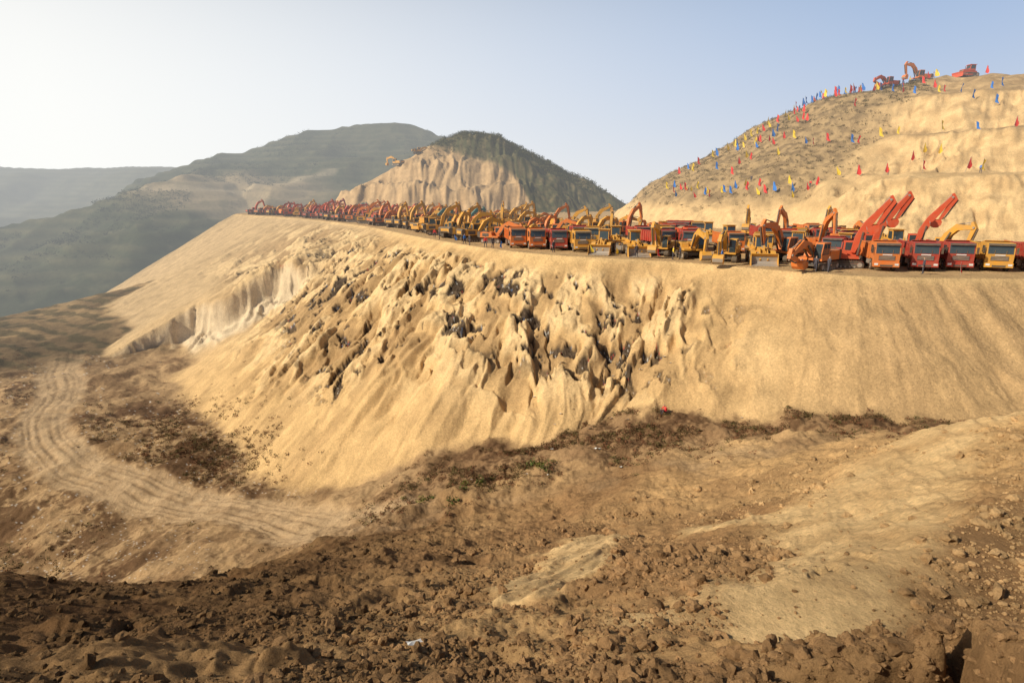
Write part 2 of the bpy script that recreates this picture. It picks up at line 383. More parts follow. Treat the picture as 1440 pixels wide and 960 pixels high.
# hill A
ma=(k['ha']>z-.6)
vz=np.interp(x,[-47,-44,-30,-8,3,9,12],[60,26,22,14.5,8,-4,-12])
va=ma*sst(-1.2,1.2,z-vz+2.5*f1)
va=np.maximum(va,ma*sst(330,338,y))
c=mixc(c,(.49,.33,.175),ma*.92)
c=mixc(c,(.34,.22,.11),ma*sst(-.05,.3,fbm(x/3,z/8,3))*.65)
c=mixc(c,OLIVE,va*(.90+.3*f2))
# hill C
mc=(k['hc']>z-.4)&(z>-8.3)
c=mixc(c,(.65,.45,.225),mc*.9)
arcn=fbm(x/2.2,y/2.2+z/3,3)
c=mixc(c,(.44,.285,.135),mc*(1-k['wl'])*sst(-.05,.3,arcn)*.55)
dots=sst(.05,.22,vn(x/1.5,y/1.5)+.25*f3)
c=mixc(c,(.25,.175,.095),mc*k['wl']*sst(-5,0,z)*(.68+.32*dots))
c=mixc(c,(.31,.205,.105),mc*(1-k['wl'])*(1-k['stee'])*sst(2,10,z)*.62*(1+f2))
# far hills
m1=(k['r1']>=z-.3); m2=(k['r2']>=z-.3)
band=.5+.5*np.sin(z*.9+2.5*fbm(x/60,y/60,3))
veg2=fbm(x/26,y/26,4); veg3=fbm(x/7,y/7,3)
c=mixc(c,(.050,.056,.028),m1*1.0)
c=mixc(c,(.15,.13,.070),m1*band*.5*(.7+.6*f1))
c=mixc(c,(.030,.040,.018),m1*sst(.0,.3,veg2+.5*veg3)*.7)
lp=(1-sst(30,75,np.sqrt((x+235)**2*.5+(y-500)**2)))
c=mixc(c,(.36,.27,.16),m1*np.clip(lp*1.1+f1*.8*lp,0,1)*.8)
rb=1-sst(2,8,pdist(x,y,[(-300,470),(-262,480),(-215,520),(-170,560)]))
c=mixc(c,(.5,.4,.26),m1*rb*.4)
c=mixc(c,(.07,.075,.045),m2*1.0); c=mixc(c,(.2,.17,.11),m2*band*.3)
ff=sst(260,330,r)*(~k['ins'])*(~m1)*(~m2)*(~ma)*(~mc)
c=mixc(c,(.12,.10,.06),ff)
c=np.clip(c,.01,.85)
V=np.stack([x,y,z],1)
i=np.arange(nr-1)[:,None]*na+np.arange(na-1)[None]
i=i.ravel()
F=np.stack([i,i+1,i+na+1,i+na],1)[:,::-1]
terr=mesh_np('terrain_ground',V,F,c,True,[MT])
# ---------------------------------------------------------------- clods
def ico(sub):
    bm=bmesh.new(); bmesh.ops.create_icosphere(bm,subdivisions=sub,radius=1)
    v=np.array([q.co[:] for q in bm.verts]); f=np.array([[a.index for a in q.verts] for q in bm.faces]); bm.free(); return v,f
def clods(name,n,sub,smin,smax,ymin,ymax,seed):
    g=np.random.RandomState(seed)
    yy=np.exp(g.uniform(np.log(ymin),np.log(ymax),n)); xx=yy*g.uniform(-1.25,1.25,n)
    zz,kk=terrain(xx,yy,True); mo=kk['mo']
    dens=(1-kk['tong'])*np.clip(sst(-.25,.3,fbm(xx/2.2,yy/2.2,3)+.12)*(.4+.6*sst(-14,0,xx))*(1-.45*sst(14,30,xx))+mo+.5*kk['sl'],0,1)
    keep=g.rand(n)<dens*.95+.04
    xx,yy,zz,mo=xx[keep],yy[keep],zz[keep],mo[keep]; n=len(xx)
    s=smin*(smax/smin)**(g.rand(n)**2.2)*(0.65+.03*yy)*(1+.35*mo)
    v,f=ico(sub)
    Vv=v[None]*(1+.20*g.randn(n,len(v),1))*s[:,None,None]*g.uniform(.7,1.25,(n,1,3))
    a=g.rand(n)*6.28; ca,sa=np.cos(a)[:,None],np.sin(a)[:,None]
    vx=Vv[...,0]*ca-Vv[...,1]*sa; vy=Vv[...,0]*sa+Vv[...,1]*ca
    P=np.stack([vx+xx[:,None],vy+yy[:,None],Vv[...,2]*.8+(zz+s*.2)[:,None]],2).reshape(-1,3)
    Ff=(f[None]+(np.arange(n)*len(v))[:,None,None]).reshape(-1,3)
    base=C((.34,.20,.094))[None]*(1-sst(4,14,xx)[:,None])+C((.48,.31,.15))[None]*sst(4,14,xx)[:,None]
    base=base*(1-.60*sst(2,-11,xx)[:,None])  # clods on the left darkened to match the painted shade there
    cc=base*(.75+.55*g.rand(n,1)); cc=np.repeat(cc,len(v),0)
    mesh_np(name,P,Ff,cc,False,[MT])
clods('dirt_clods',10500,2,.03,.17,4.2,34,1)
clods('soil_crumbs',75000,1,.012,.06,4.0,32,2)
# ---------------------------------------------------------------- shrubs
def leafmat(name):
    m=newmat(name); nt=m.node_tree; N=nt.nodes; K=nt.links
    at=N.new('ShaderNodeAttribute'); at.attribute_name='Col'
    p=N.new('ShaderNodeBsdfPrincipled'); p.inputs['Roughness'].default_value=.9; p.inputs['Specular IOR Level'].default_value=.1
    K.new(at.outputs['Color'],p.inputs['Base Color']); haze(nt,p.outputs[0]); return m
ML=leafmat('shrub_leaves')
def shrubs(name,xx,yy,size,cols,nl=34,seed=4):
    g=np.random.RandomState(seed); n=len(xx); zz=Hs(xx,yy)
    s=size*(.5+g.rand(n))
    dirs=g.randn(n,nl,3); dirs[...,2]=np.abs(dirs[...,2])*.9; dirs/=np.linalg.norm(dirs,axis=2,keepdims=True)
    rr=(g.rand(n,nl,1)**.5)
    cen=dirs*rr*s[:,None,None]*C((1,1,.8)); cen+=np.stack([xx,yy,zz],1)[:,None]
    ls=s[:,None,None]*.22*(.6+g.rand(n,nl,1))
    a=g.randn(n,nl,3); b=g.randn(n,nl,3); a/=np.linalg.norm(a,axis=2,keepdims=True); b/=np.linalg.norm(b,axis=2,keepdims=True)
    P=np.stack([cen-a*ls,cen+b*ls*.8,cen+a*ls],2).reshape(-1,3)
    Ff=np.arange(len(P)).reshape(-1,3)
    ci=g.randint(0,len(cols),n); cc=C(cols)[ci][:,None]*(.6+.8*g.rand(n,nl,1)); cc=np.repeat(cc.reshape(-1,3),3,0)
    mesh_np(name,P,Ff,cc,False,[ML])
g=np.random.RandomState(8)
def along(pts,n,w):
    pts=np.array(pts,float); L=np.linalg.norm(np.diff(pts,axis=0),axis=1); cs=np.concatenate([[0],np.cumsum(L)])
    tt=g.rand(n)*cs[-1]; X=np.interp(tt,cs,pts[:,0]); Y=np.interp(tt,cs,pts[:,1])
    return X+g.randn(n)*w,Y+g.randn(n)*w
DRY=[(.19,.085,.042),(.15,.075,.038),(.12,.08,.035),(.21,.12,.06),(.10,.085,.03)]
def clump(xa,ya,thr,sc=3.0):
    m=fbm(xa/sc+3,ya/sc,3)>thr; return xa[m],ya[m]
def offface(xa,ya):
    _,kk=terrain(xa.astype(f4),ya.astype(f4),True); m=kk['onface']<.5; return xa[m],ya[m]
xa,ya=offface(*clump(*along(LEDGE,6500,3.4),.0,2.5)); shrubs('dry_shrubs',xa,ya,.30,DRY,22)
xa,ya=along([(-9,45),(-3,45),(3,47)],18,1.0); shrubs('green_shrubs',xa,ya,.45,[(.13,.14,.03),(.09,.11,.03)],60)
xa,ya=clump(*along([(-62,88),(-48,76),(-34,65)],2600,5.5),-.05,4); sel=pdist(xa,ya,TRACK)>4; shrubs('valley_scrub',xa[sel],ya[sel],.36,DRY,22)
xa,ya=clump(*along([(-110,112),(-88,84),(-70,60),(-50,44)],3800,11),-.02,6); sel=pdist(xa,ya,TRACK)>4.2; shrubs('valley_scrub',xa[sel],ya[sel],.38,DRY,20)
xa,ya=along([(-40,326),(-27,328),(-8,333),(16,333),(32,328),(44,323)],1700,6); shrubs('hilltop_scrub',xa,ya,1.3,[(.07,.07,.028),(.05,.055,.025),(.10,.085,.035)],20)
n=5200; aa=g.uniform(2.35,3.95,n); ra=np.round(g.uniform(25,108,n)/3.0)*3.0+g.randn(n)*.5
xa=XC+ra*np.cos(aa); ya=YC+ra*np.sin(aa); _,kk=terrain(xa.astype(f4),ya.astype(f4),True); sel=kk['wl']>.4
shrubs('hillside_scrub',xa[sel],ya[sel],.6,[(.13,.09,.045),(.16,.115,.055),(.09,.08,.035)],14)
n=6000; tt=g.rand(n); P1=np.array([(-398,450),(-347,460),(-300,480),(-282,500),(-282,560),(-274,640),(-236,690),(-190,698),(-148,700),(-115,700)],float)
q=tt*(len(P1)-1.001); qi=q.astype(int); fr=q-qi
xa=P1[qi,0]*(1-fr)+P1[qi+1,0]*fr+g.uniform(-60,60,n); ya=P1[qi,1]*(1-fr)+P1[qi+1,1]*fr-np.abs(g.randn(n))*60
m_=fbm(xa/30,ya/30,3)>-.1; shrubs('distant_scrub',xa[m_],ya[m_],2.0,[(.035,.045,.02),(.045,.05,.025)],10)
# ---------------------------------------------------------------- mesh builder for vehicles
class MB:
    def __init__(s): s.v=[];s.f=[];s.m=[]
    def add(s,vs,fs,m):
        o=len(s.v); s.v+=[tuple(map(float,q)) for q in vs]; s.f+=[tuple(i+o for i in q) for q in fs]; s.m+=[m]*len(fs)
    def prism(s,poly,y0,y1,m):
        n=len(poly); vs=[(p[0],y0,p[1]) for p in poly]+[(p[0],y1,p[1]) for p in poly]
        fs=[tuple(range(n)),tuple(range(2*n-1,n-1,-1))]+[((i+1)%n,i,i+n,(i+1)%n+n) for i in range(n)]
        s.add(vs,fs,m)
    def box(s,x0,x1,y0,y1,z0,z1,m): s.prism([(x0,z0),(x1,z0),(x1,z1),(x0,z1)],y0,y1,m)
    def cyl(s,cx,cz,y0,y1,r,m,n=18):
        s.prism([(cx+r*math.cos(2*math.pi*i/n),cz+r*math.sin(2*math.pi*i/n)) for i in range(n)],y0,y1,m)
    def cylz(s,cx,cy,z0,z1,r,m,n=14):
        vs=[(cx+r*math.cos(2*math.pi*i/n),cy+r*math.sin(2*math.pi*i/n),zz) for zz in(z0,z1) for i in range(n)]
        s.add(vs,[tuple(range(n-1,-1,-1)),tuple(range(n,2*n))]+[(i,(i+1)%n,(i+1)%n+n,i+n) for i in range(n)],m)
    def beam(s,pts,hw,y0,y1,m):
        up=[];dn=[]
        for i,p in enumerate(pts):
            a=pts[max(i-1,0)];b=pts[min(i+1,len(pts)-1)]
            dx,dz=b[0]-a[0],b[1]-a[1];L=math.hypot(dx,dz);nx,nz=-dz/L,dx/L
            up.append((p[0]+nx*hw[i],p[1]+nz*hw[i])); dn.append((p[0]-nx*hw[i],p[1]-nz*hw[i]))
        s.prism(dn+up[::-1],y0,y1,m)
    def rod(s,a,b,r,y,m): s.beam([a,b],[r,r],y-r,y+r,m)
    def mesh(s,name,mats,bev=.025):
        me=bpy.data.meshes.new(name); me.from_pydata(s.v,[],s.f)
        for q in mats: me.materials.append(q)
        for p,mi in zip(me.polygons,s.m): p.material_index=mi
        bm=bmesh.new(); bm.from_mesh(me); bmesh.ops.recalc_face_normals(bm,faces=bm.faces)
        if bev:
            ed=[e for e in bm.edges if len(e.link_faces)==2 and e.calc_length()>.12 and e.calc_face_angle(0)>.7]
            bmesh.ops.bevel(bm,geom=ed,offset=bev,segments=1,affect='EDGES',clamp_overlap=True)
        bm.to_mesh(me); bm.free(); return me
# material slots: 0 paint 1 black 2 glass 3 metal 4 white 5 dirt 6 second colour
def mats(p,q='dark'): return [M[p],M['black'],M['glass'],M['metal'],M['white'],M['dirt'],M[q]]
def wheel(b,x,y0,y1,r):
    b.cyl(x,r,y0,y1,r,1,20)
    o=1 if y1>0 else -1; yo=(y1 if o>0 else y0)
    b.cyl(x,r,min(yo,yo+.02*o),max(yo,yo+.02*o),r*.55,3,14); b.cyl(x,r,min(yo,yo+.07*o),max(yo,yo+.07*o),r*.2,6,10)
def truck(load):
    b=MB()
    b.box(.2,7.6,-.45,-.3,.85,1.1,6); b.box(.2,7.6,.3,.45,.85,1.1,6)
    for xx in (7.0,2.9,1.55):
        for s in(-1,1):
            a=sorted([s*(.85 if xx>6 else .62),s*1.2]); wheel(b,xx,a[0],a[1],.53)
    b.prism([(5.95,1.15),(6.35,1.15),(6.5,1.3),(7.5,1.3),(7.65,1.1),(7.7,.75),(8.15,.75),(8.2,1.9),(8.0,2.95),(7.85,3.05),(6.05,3.1),(5.95,2.9)],-1.22,1.22,0)
    b.prism([(8.20,1.93),(8.225,1.93),(8.035,2.88),(8.01,2.88)],-1.1,1.1,2)
    b.prism([(8.06,2.95),(8.28,2.80),(8.30,2.84),(8.05,3.03)],-1.15,1.15,6)
    b.box(8.18,8.215,-.78,.78,1.22,1.70,6)
    for q in range(3): b.box(8.2,8.235,-.74,.74,1.28+q*.14,1.33+q*.14,3)
    b.box(8.19,8.23,-.45,.45,1.74,1.86,4)
    b.box(8.0,8.36,-1.24,1.24,.50,.98,0); b.box(8.35,8.38,-.6,.6,.55,.75,6)
    for s in(-1,1):
        b.box(8.34,8.385,min(s*.78,s*1.15),max(s*.78,s*1.15),.68,.90,4)
        b.box(6.5,7.5,min(s*1.22,s*1.235),max(s*1.22,s*1.235),2.0,2.75,2)
        b.box(6.48,6.5,min(s*1.22,s*1.232),max(s*1.22,s*1.232),1.3,2.8,6)
        b.box(8.05,8.2,min(s*1.33,s*1.52),max(s*1.33,s*1.52),1.95,2.6,1); b.box(8.0,8.1,min(s*1.2,s*1.4),max(s*1.2,s*1.4),2.5,2.54,1)
        b.box(4.6,5.7,min(s*.7,s*1.15),max(s*.7,s*1.15),.6,1.1,3)
        b.box(8.232,8.25,s*.5-.02,s*.5+.02,1.95,2.3,1)
    b.box(0,5.6,-1.22,1.22,1.15,1.3,0)
    for s in(-1,1):
        b.box(0,5.6,min(s*1.16,s*1.24),max(s*1.16,s*1.24),1.3,2.75,0)
        for q in range(8): b.box(.1+q*.75,.25+q*.75,min(s*1.24,s*1.31),max(s*1.24,s*1.31),1.2,2.75,0)
        b.box(-.02,5.65,min(s*1.12,s*1.32),max(s*1.12,s*1.32),2.75,2.87,0)
    b.box(5.55,5.66,-1.24,1.24,1.3,3.05,0); b.prism([(5.6,3.0),(6.5,3.2),(6.5,3.26),(5.6,3.1)],-1.1,1.1,0)
    b.box(-.06,.02,-1.24,1.24,1.2,2.7,0)
    if load:
        n=9; vs=[];fs=[]
        for i in range(n):
            for j in range(6):
                hx=i/(n-1);hy=j/5; hh=2.5+.6*math.sin(hx*math.pi)*math.sin(hy*math.pi)+random.uniform(-.06,.06)
                vs.append((.05+5.45*hx,-1.15+2.3*hy,hh))
        for i in range(n-1):
            for j in range(5): a=i*6+j; fs.append((a,a+6,a+7,a+1))
        b.add(vs,fs,5)
    b.cylz(5.8,.9,1.1,2.7,.08,3)
    return b
def bucket(b,cx,cz,ang,w=.62,s=1.0):
    pr=[(0,0),(.35,-.05),(.62,-.35),(.70,-.8),(.45,-1.15),(.05,-1.25),(-.35,-1.05),(-.1,-1.05),(.15,-1.08),(.4,-.95),(.56,-.7),(.48,-.38),(.25,-.15)]
    ca,sa=math.cos(ang),math.sin(ang)
    tr=lambda p:(cx+s*(p[0]*ca-p[1]*sa),cz+s*(p[0]*sa+p[1]*ca))
    pts=[tr(p) for p in pr]
    for i in range(5):
        q=[pts[i],pts[i+1],pts[12-i] if i>0 else pts[12],pts[(13-i)%13] if i>0 else pts[0]]
        if i==0: q=[pts[0],pts[1],pts[12]]
        b.prism(q,-w,w,0 if i<3 else 3)
    side=[tr(p) for p in [(0,0),(.35,-.05),(.62,-.35),(.70,-.8),(.45,-1.15),(.05,-1.25),(-.3,-1.08),(-.25,-.4)]]
    b.prism(side,-w-.03,-w,0); b.prism(side,w,w+.03,0)
    for q in range(5):
        yy=-w+.08+q*(2*w-.16)/4; b.prism([tr(p) for p in [(.05,-1.25),(-.35,-1.05),(-.6,-.98),(-.33,-1.14)]],yy-.05,yy+.05,3)
def tracks(b,hl,r,w,gy):
    for s in(-1,1):
        y0,y1=sorted([s*gy,s*(gy+w)])
        pl=[]
        for i in range(9): a=-math.pi/2+math.pi*i/8; pl.append((hl+r*math.cos(a),r+r*math.sin(a)))
        for i in range(9): a=math.pi/2+math.pi*i/8; pl.append((-hl+r*math.cos(a),r+r*math.sin(a)))
        b.prism(pl,y0,y1,1)
        n=int(hl*2/.24)
        for i in range(n):
            xx=-hl+i*.24; b.box(xx,xx+.1,y0-.015,y1+.015,2*r,2*r+.05,6); b.box(xx,xx+.1,y0-.015,y1+.015,-.02,.02,6)
        yo=s*(gy+w)
        b.box(-hl+.2,hl-.2,min(yo,yo+s*.02),max(yo,yo+s*.02),r*.55,r*1.35,6)
        for q in(-hl,hl): b.cyl(q,r,min(yo,yo+s*.04),max(yo,yo+s*.04),r*.6,3,14)
        for i in range(6): b.cyl(-hl+.5+i*(2*hl-1)/5,r*.45,min(yo,yo+s*.03),max(yo,yo+s*.03),r*.25,3,10)
def excavator(pose):
    b=MB(); tracks(b,1.65,.45,.6,.95); b.box(-.9,.9,-.95,.95,.4,.85,6); b.cylz(0,0,.8,1.1,.75,6,20)
    b.prism([(-2.3,1.1),(1.5,1.1),(1.5,1.35),(.3,1.45),(.1,2.05),(-1.4,2.15),(-2.2,2.1)],-1.35,-.33,0)
    b.prism([(-2.3,1.1),(1.3,1.1),(1.3,1.5),(-.2,1.6),(-.3,2.15),(-2.3,2.15)],-.3,.33,0)
    b.prism([(-2.3,1.1),(1.6,1.1),(1.6,1.3),(-.1,1.32),(-.3,2.1),(-2.3,2.1)],.35,1.35,0)
    b.prism([(-2.9,1.2),(-2.3,1.0),(-2.3,2.2),(-2.75,2.2),(-2.95,2.0)],-1.3,1.3,6)
    b.prism([(-2.965,1.4),(-2.95,1.4),(-2.955,1.9),(-2.97,1.9)],-.9,.9,0)
    b.box(-1.8,-.4,-1.365,-1.35,1.3,1.9,6)
    b.cylz(-1.6,-.6,2.1,2.7,.08,6); b.box(-1.9,-.9,-1.0,-.2,2.15,2.3,6)
    cab=[(-.05,1.3),(1.6,1.3),(1.75,1.9),(1.5,2.95),(1.3,3.05),(-.05,3.05)]
    b.prism(cab,.42,1.33,0)
    b.prism([(.1,1.75),(1.66,1.75),(1.42,2.92),(.1,2.92)],1.33,1.345,2); b.prism([(.1,1.95),(1.62,1.95),(1.42,2.88),(.1,2.88)],.405,.42,2)
    b.prism([(1.635,1.38),(1.665,1.38),(1.785,1.92),(1.54,2.92),(1.515,2.92),(1.75,1.9)],.5,1.25,2)
    b.box(.75,.8,1.345,1.36,1.9,2.9,0); b.prism([(-.07,1.95),(-.05,1.95),(-.05,2.85),(-.07,2.85)],.5,1.25,2)
    if pose=='fold': P=[(.9,1.75),(1.9,3.4),(3.1,4.5),(5.2,4.55)]; st=[(4.85,5.25),(5.2,4.5),(4.5,1.9)]; bk=(4.5,1.9,.2)
    elif pose=='reach': P=[(.9,1.75),(2.0,3.1),(3.3,3.8),(5.9,3.1)]; st=[(5.6,3.8),(5.95,3.05),(5.6,.95)]; bk=(5.55,1.35,.5)
    elif pose=='up': P=[(.9,1.75),(1.3,3.5),(2.0,5.0),(3.9,7.8)]; st=[(3.9,8.25),(4.2,7.6),(3.0,5.0)]; bk=(3.0,5.0,-.9)
    elif pose=='low': P=[(.9,1.75),(2.2,2.7),(3.6,3.0),(5.8,1.9)]; st=[(5.7,2.6),(5.9,1.8),(4.1,1.25)]; bk=(4.1,1.3,-1.0)
    else: P=[(.9,1.75),(1.5,3.6),(2.5,5.0),(4.6,6.0)]; st=[(4.1,6.6),(4.6,5.9),(5.2,3.1)]; bk=(5.2,3.1,.3)
    b.beam(P,[.22,.40,.42,.20],-.27,.27,0)
    b.beam(st,[.14,.30,.15],-.19,.19,0); b.cyl(P[-1][0],P[-1][1],-.3,.3,.13,3,12)
    b.rod((1.35,1.45),((P[1][0]+P[2][0])/2,(P[1][1]+P[2][1])/2-.1),.09,.33,6); b.rod((1.35,1.45),((P[1][0]+P[2][0])/2,(P[1][1]+P[2][1])/2-.1),.09,-.33,6)
    q=(P[2][0]*.75+P[1][0]*.25,P[2][1]*.75+P[1][1]*.25+.52); mid=((q[0]+st[0][0])/2,(q[1]+st[0][1])/2)
    b.rod(q,mid,.10,0,6); b.rod(mid,st[0],.055,0,3)
    sd=(st[2][0]-st[1][0],st[2][1]-st[1][1]); L=math.hypot(*sd); nx,nz=-sd[1]/L,sd[0]/L
    e=(st[2][0]-sd[0]*.15+nx*.35,st[2][1]-sd[1]*.15+nz*.35); b.rod((st[1][0]+nx*.38,st[1][1]+nz*.38),e,.08,0,6); b.rod(e,(st[2][0]+nx*.2,st[2][1]+.02),.05,0,3)
    bucket(b,*bk); return b
def loader():
    b=MB()
    for xx in(-1.55,1.45):
        for s in(-1,1): a=sorted([s*.8,s*1.35]); wheel(b,xx,a[0],a[1],.76)
    b.prism([(-3.2,.9),(-.3,.8),(-.3,1.9),(-1.0,2.15),(-3.1,2.0),(-3.3,1.6)],-.75,.75,0)
    b.box(-3.4,-3.2,-1.1,1.1,.8,1.5,0); b.box(-3.32,-3.3,-.6,.6,1.5,1.95,6)
    for s in(-1,1):
        b.prism([(-2.5,1.4),(-2.3,1.68),(-.8,1.68),(-.6,1.4),(-.7,1.4),(-.85,1.58),(-2.25,1.58),(-2.4,1.4)],min(s*.78,s*1.38),max(s*.78,s*1.38),0)
        b.prism([(.5,1.4),(.7,1.66),(2.2,1.66),(2.4,1.35),(2.3,1.35),(2.15,1.58),(.75,1.58),(.6,1.4)],min(s*.8,s*1.38),max(s*.8,s*1.38),0)
    b.prism([(-.35,.7),(2.0,.7),(1.9,1.4),(1.2,2.0),(.6,2.0),(.4,1.3),(-.35,1.2)],-.5,.5,0)
    b.prism([(-1.1,1.9),(.35,1.6),(.5,1.9),(.3,3.15),(.2,3.3),(-1.05,3.3),(-1.15,3.1)],-.72,.72,0)
    b.prism([(.43,1.75),(.53,1.92),(.325,3.1),(.305,3.1),(.5,1.9)],-.62,.62,2)
    for s in(-1,1): b.prism([(-.95,2.05),(.38,2.0),(.2,3.1),(-.95,3.1)],min(s*.72,s*.735),max(s*.72,s*.735),2)
    b.box(-1.25,.5,-.85,.85,3.3,3.38,0); b.cylz(-1.9,.3,2.1,2.9,.07,6)
    for s in(-1,1):
        b.beam([(1.0,1.85),(2.1,1.75),(3.2,.65)],[.14,.2,.14],s*.42-.07,s*.42+.07,0); b.rod((.9,1.1),(2.3,1.45),.08,s*.42+s*.15,3)
    b.rod((1.1,2.1),(2.4,2.0),.09,0,3); b.beam([(2.3,2.3),(2.5,1.7),(2.6,1.0)],[.1,.14,.1],-.1,.1,0); b.rod((2.6,1.0),(3.2,.95),.06,0,3)
    o=[(3.1,.15),(4.25,.05),(4.25,.10),(3.3,.25),(3.15,.55),(3.2,1.1),(3.5,1.42),(3.45,1.48),(3.08,1.15),(3.0,.5)]
    for q in ([0,1,2,3],[0,3,4,9],[9,4,5,8],[8,5,6,7]): b.prism([o[i] for i in q],-1.45,1.45,3 if q[0] in(0,9) else 0)
    sp=[(3.05,.12),(4.2,.06),(3.5,1.45),(3.05,1.15),(2.98,.5)]
    b.prism(sp,-1.49,-1.45,0); b.prism(sp,1.45,1.49,0)
    for q in range(7): yy=-1.35+q*.45; b.box(4.2,4.45,yy-.05,yy+.05,.04,.11,3)
    return b
def dozer():
    b=MB(); tracks(b,1.5,.5,.55,.75)
    b.prism([(-1.8,.8),(2.0,.8),(2.0,1.85),(.3,1.95),(.2,1.6),(-1.8,1.5)],-.65,.65,0); b.box(2.0,2.04,-.55,.55,.9,1.75,6)
    b.prism([(-1.3,1.5),(.2,1.5),(.3,2.1),(.1,2.95),(-1.2,2.95)],-.7,.7,0); b.prism([(.27,2.05),(.32,2.08),(.13,2.85),(.1,2.85)],-.6,.6,2)
    for s in(-1,1):
        b.prism([(-1.1,2.0),(.2,2.0),(.05,2.85),(-1.1,2.85)],min(s*.7,s*.715),max(s*.7,s*.715),2)
        b.beam([(0,.5),(2.9,.45)],[.12,.12],s*1.4-.08,s*1.4+.08,0); b.rod((1.9,1.6),(2.8,.8),.07,s*.5,3)
    b.box(-1.4,.35,-.8,.8,2.95,3.05,0)
    b.prism([(2.95,.0),(3.1,0),(2.95,.4),(2.95,.8),(3.1,1.2),(2.98,1.2),(2.8,.8),(2.8,.4)],-1.75,1.75,0); b.cylz(1.2,.2,1.9,2.6,.06,6)
    return b
cache={}
def vmesh(kind,col,arg=None):
    key=(kind,col,arg)
    if key in cache: return cache[key]
    bk=(kind,arg)
    if bk not in cache:
        b={'dump_truck':lambda:truck(arg),'excavator':lambda:excavator(arg),'wheel_loader':loader,'bulldozer':dozer}[kind]()
        cache[bk]=b.mesh(kind,mats(col))
    me=cache[bk].copy()
    for i_,q in enumerate(mats(col)): me.materials[i_]=q
    cache[key]=me; return me
placed=[]
def put(kind,col,x,y,head,arg=None,s=1.0,z=None,cx=0):
    if z is None: z=H(x,y)
    me=vmesh(kind,col,arg); ob=bpy.data.objects.new(kind,me); scene.collection.objects.link(ob)
    ob.rotation_euler=(0,0,head); ob.scale=(s,)*3
    if cx: x-=math.cos(head)*cx; y-=math.sin(head)*cx
    ob.location=(x,y,z-.03); placed.append((x,y)); return ob
def fc(x,y,o=0): return math.atan2(-y,-x)+math.radians(o)
PZ=-8
D2=math.radians
for (tx,ty,col,o) in [(40.6,62,'orange',14),(44.8,62,'red',12),(48.6,62,'red',17),(52.4,61.5,'yellow',15),(56.6,61,'red',18),(60.5,61,'orange',16),
                      (10.2,83,'yellow',12),(7,85.5,'red',7),(3.9,87.5,'orange',12),(1.0,89.5,'orange',8)]:
    put('dump_truck',col,tx,ty,fc(tx,ty,o),False,1.0,PZ,cx=8)
put('excavator','redor',38.2,66,D2(-25),'up',.97,PZ); put('excavator','redor',46.0,75,D2(-18),'up',1.03,PZ); put('excavator','redor',53,77,D2(-28),'up',1.0,PZ)
put('excavator','orange',34.0,63.8,fc(34,63,-25),'low',1.0,PZ); put('excavator','orange',34.5,72,D2(-150),'fold',1.0,PZ)
put('wheel_loader','yellow',30.3,70,fc(31,68,10),None,1.0,PZ); put('excavator','yellow',26.8,71.5,fc(27,69,-8),'reach',.95,PZ)
put('excavator','yellow',23.6,76,fc(24,73,20),'reach',.95,PZ); put('excavator','yellow',20.6,79,fc(21,76,-15),'fold',.9,PZ)
put('wheel_loader','yellow',17,80,fc(17,77,12),None,1.0,PZ); put('wheel_loader','yellow',13.2,82.5,fc(13,80,-10),None,1.0,PZ)
def rimpt(t,off):
    cs=RT; i=int(np.searchsorted(cs,t)-1); i=max(0,min(i,NR-2)); a=RC[i];b=RC[i+1]; h=(t-cs[i])/seglen[i]; p=a+(b-a)*h; dv=(b-a)/seglen[i]
    return p[0]+dv[1]*off,p[1]-dv[0]*off,dv
def tof(u): return float(np.interp(u,RU,RT))
def ok(x,y):
    if H(x,y)>-7.6: return False
    return all((x-a)**2+(y-b)**2>10 for a,b in placed)
t0,t1=tof(4.0),tof(7.3)
for off in (17,27,37,47):
    t=t0
    while t<t1:
        px,py,dv=rimpt(t,off+random.uniform(-1,1))
        if ok(px,py):
            kq=random.random(); hd=fc(px,py,random.uniform(-12,28))
            if kq<.66: put('dump_truck',random.choice(['red','red','orange','redor','yellow']),px,py,hd,random.random()<.6,random.uniform(.95,1.03),PZ,cx=4)
            elif kq<.85: put('excavator',random.choice(['yellow','orange']),px,py,hd+random.uniform(-.8,.8),random.choice(['fold','reach','mid']),.95,PZ)
            else: put('wheel_loader','yellow',px,py,hd,None,1,PZ)
        t+=random.uniform(3.3,4.6)
t0,t1=tof(7.25),tof(11.6)
for ri,off in enumerate((5.5,13,21,29,37)):
    t=t0+random.uniform(0,3)+(4 if ri==0 else 0)
    while t<t1:
        px,py,dv=rimpt(t,off+random.uniform(-1.3,1.3))
        if ok(px,py) and random.random()<.93:
            f=(t-t0)/(t1-t0); kq=random.random()
            hd=math.atan2(-dv[0],dv[1])+random.gauss(0,.45)
            if f>.55: col=random.choice(['redor','redor','red','orange','yellow'])
            else: col=random.choice(['yellow','yellow','orange'])
            if kq<.76: put('excavator',col,px,py,hd,random.choice(['fold','reach','mid','low']),random.uniform(.85,1.05),PZ)
            elif kq<.79: put('excavator','teal',px,py,hd,'fold',1,PZ)
            elif kq<.92: put('wheel_loader','yellow',px,py,hd,None,1,PZ)
            else: put('dump_truck',random.choice(['red','orange']),px,py,hd,True,1,PZ)
        t+=random.uniform(3.9,6.2)
put('excavator','redor',120,196,D2(200),'low',1.1); put('excavator','orange',131,198,D2(190),'fold',1.15); put('bulldozer','redor',147,199,D2(185),None,1.25)
put('excavator','yellow',-60,312,D2(150),'reach',1.2); put('excavator','yellow',-50,318,D2(20),'low',1.1)
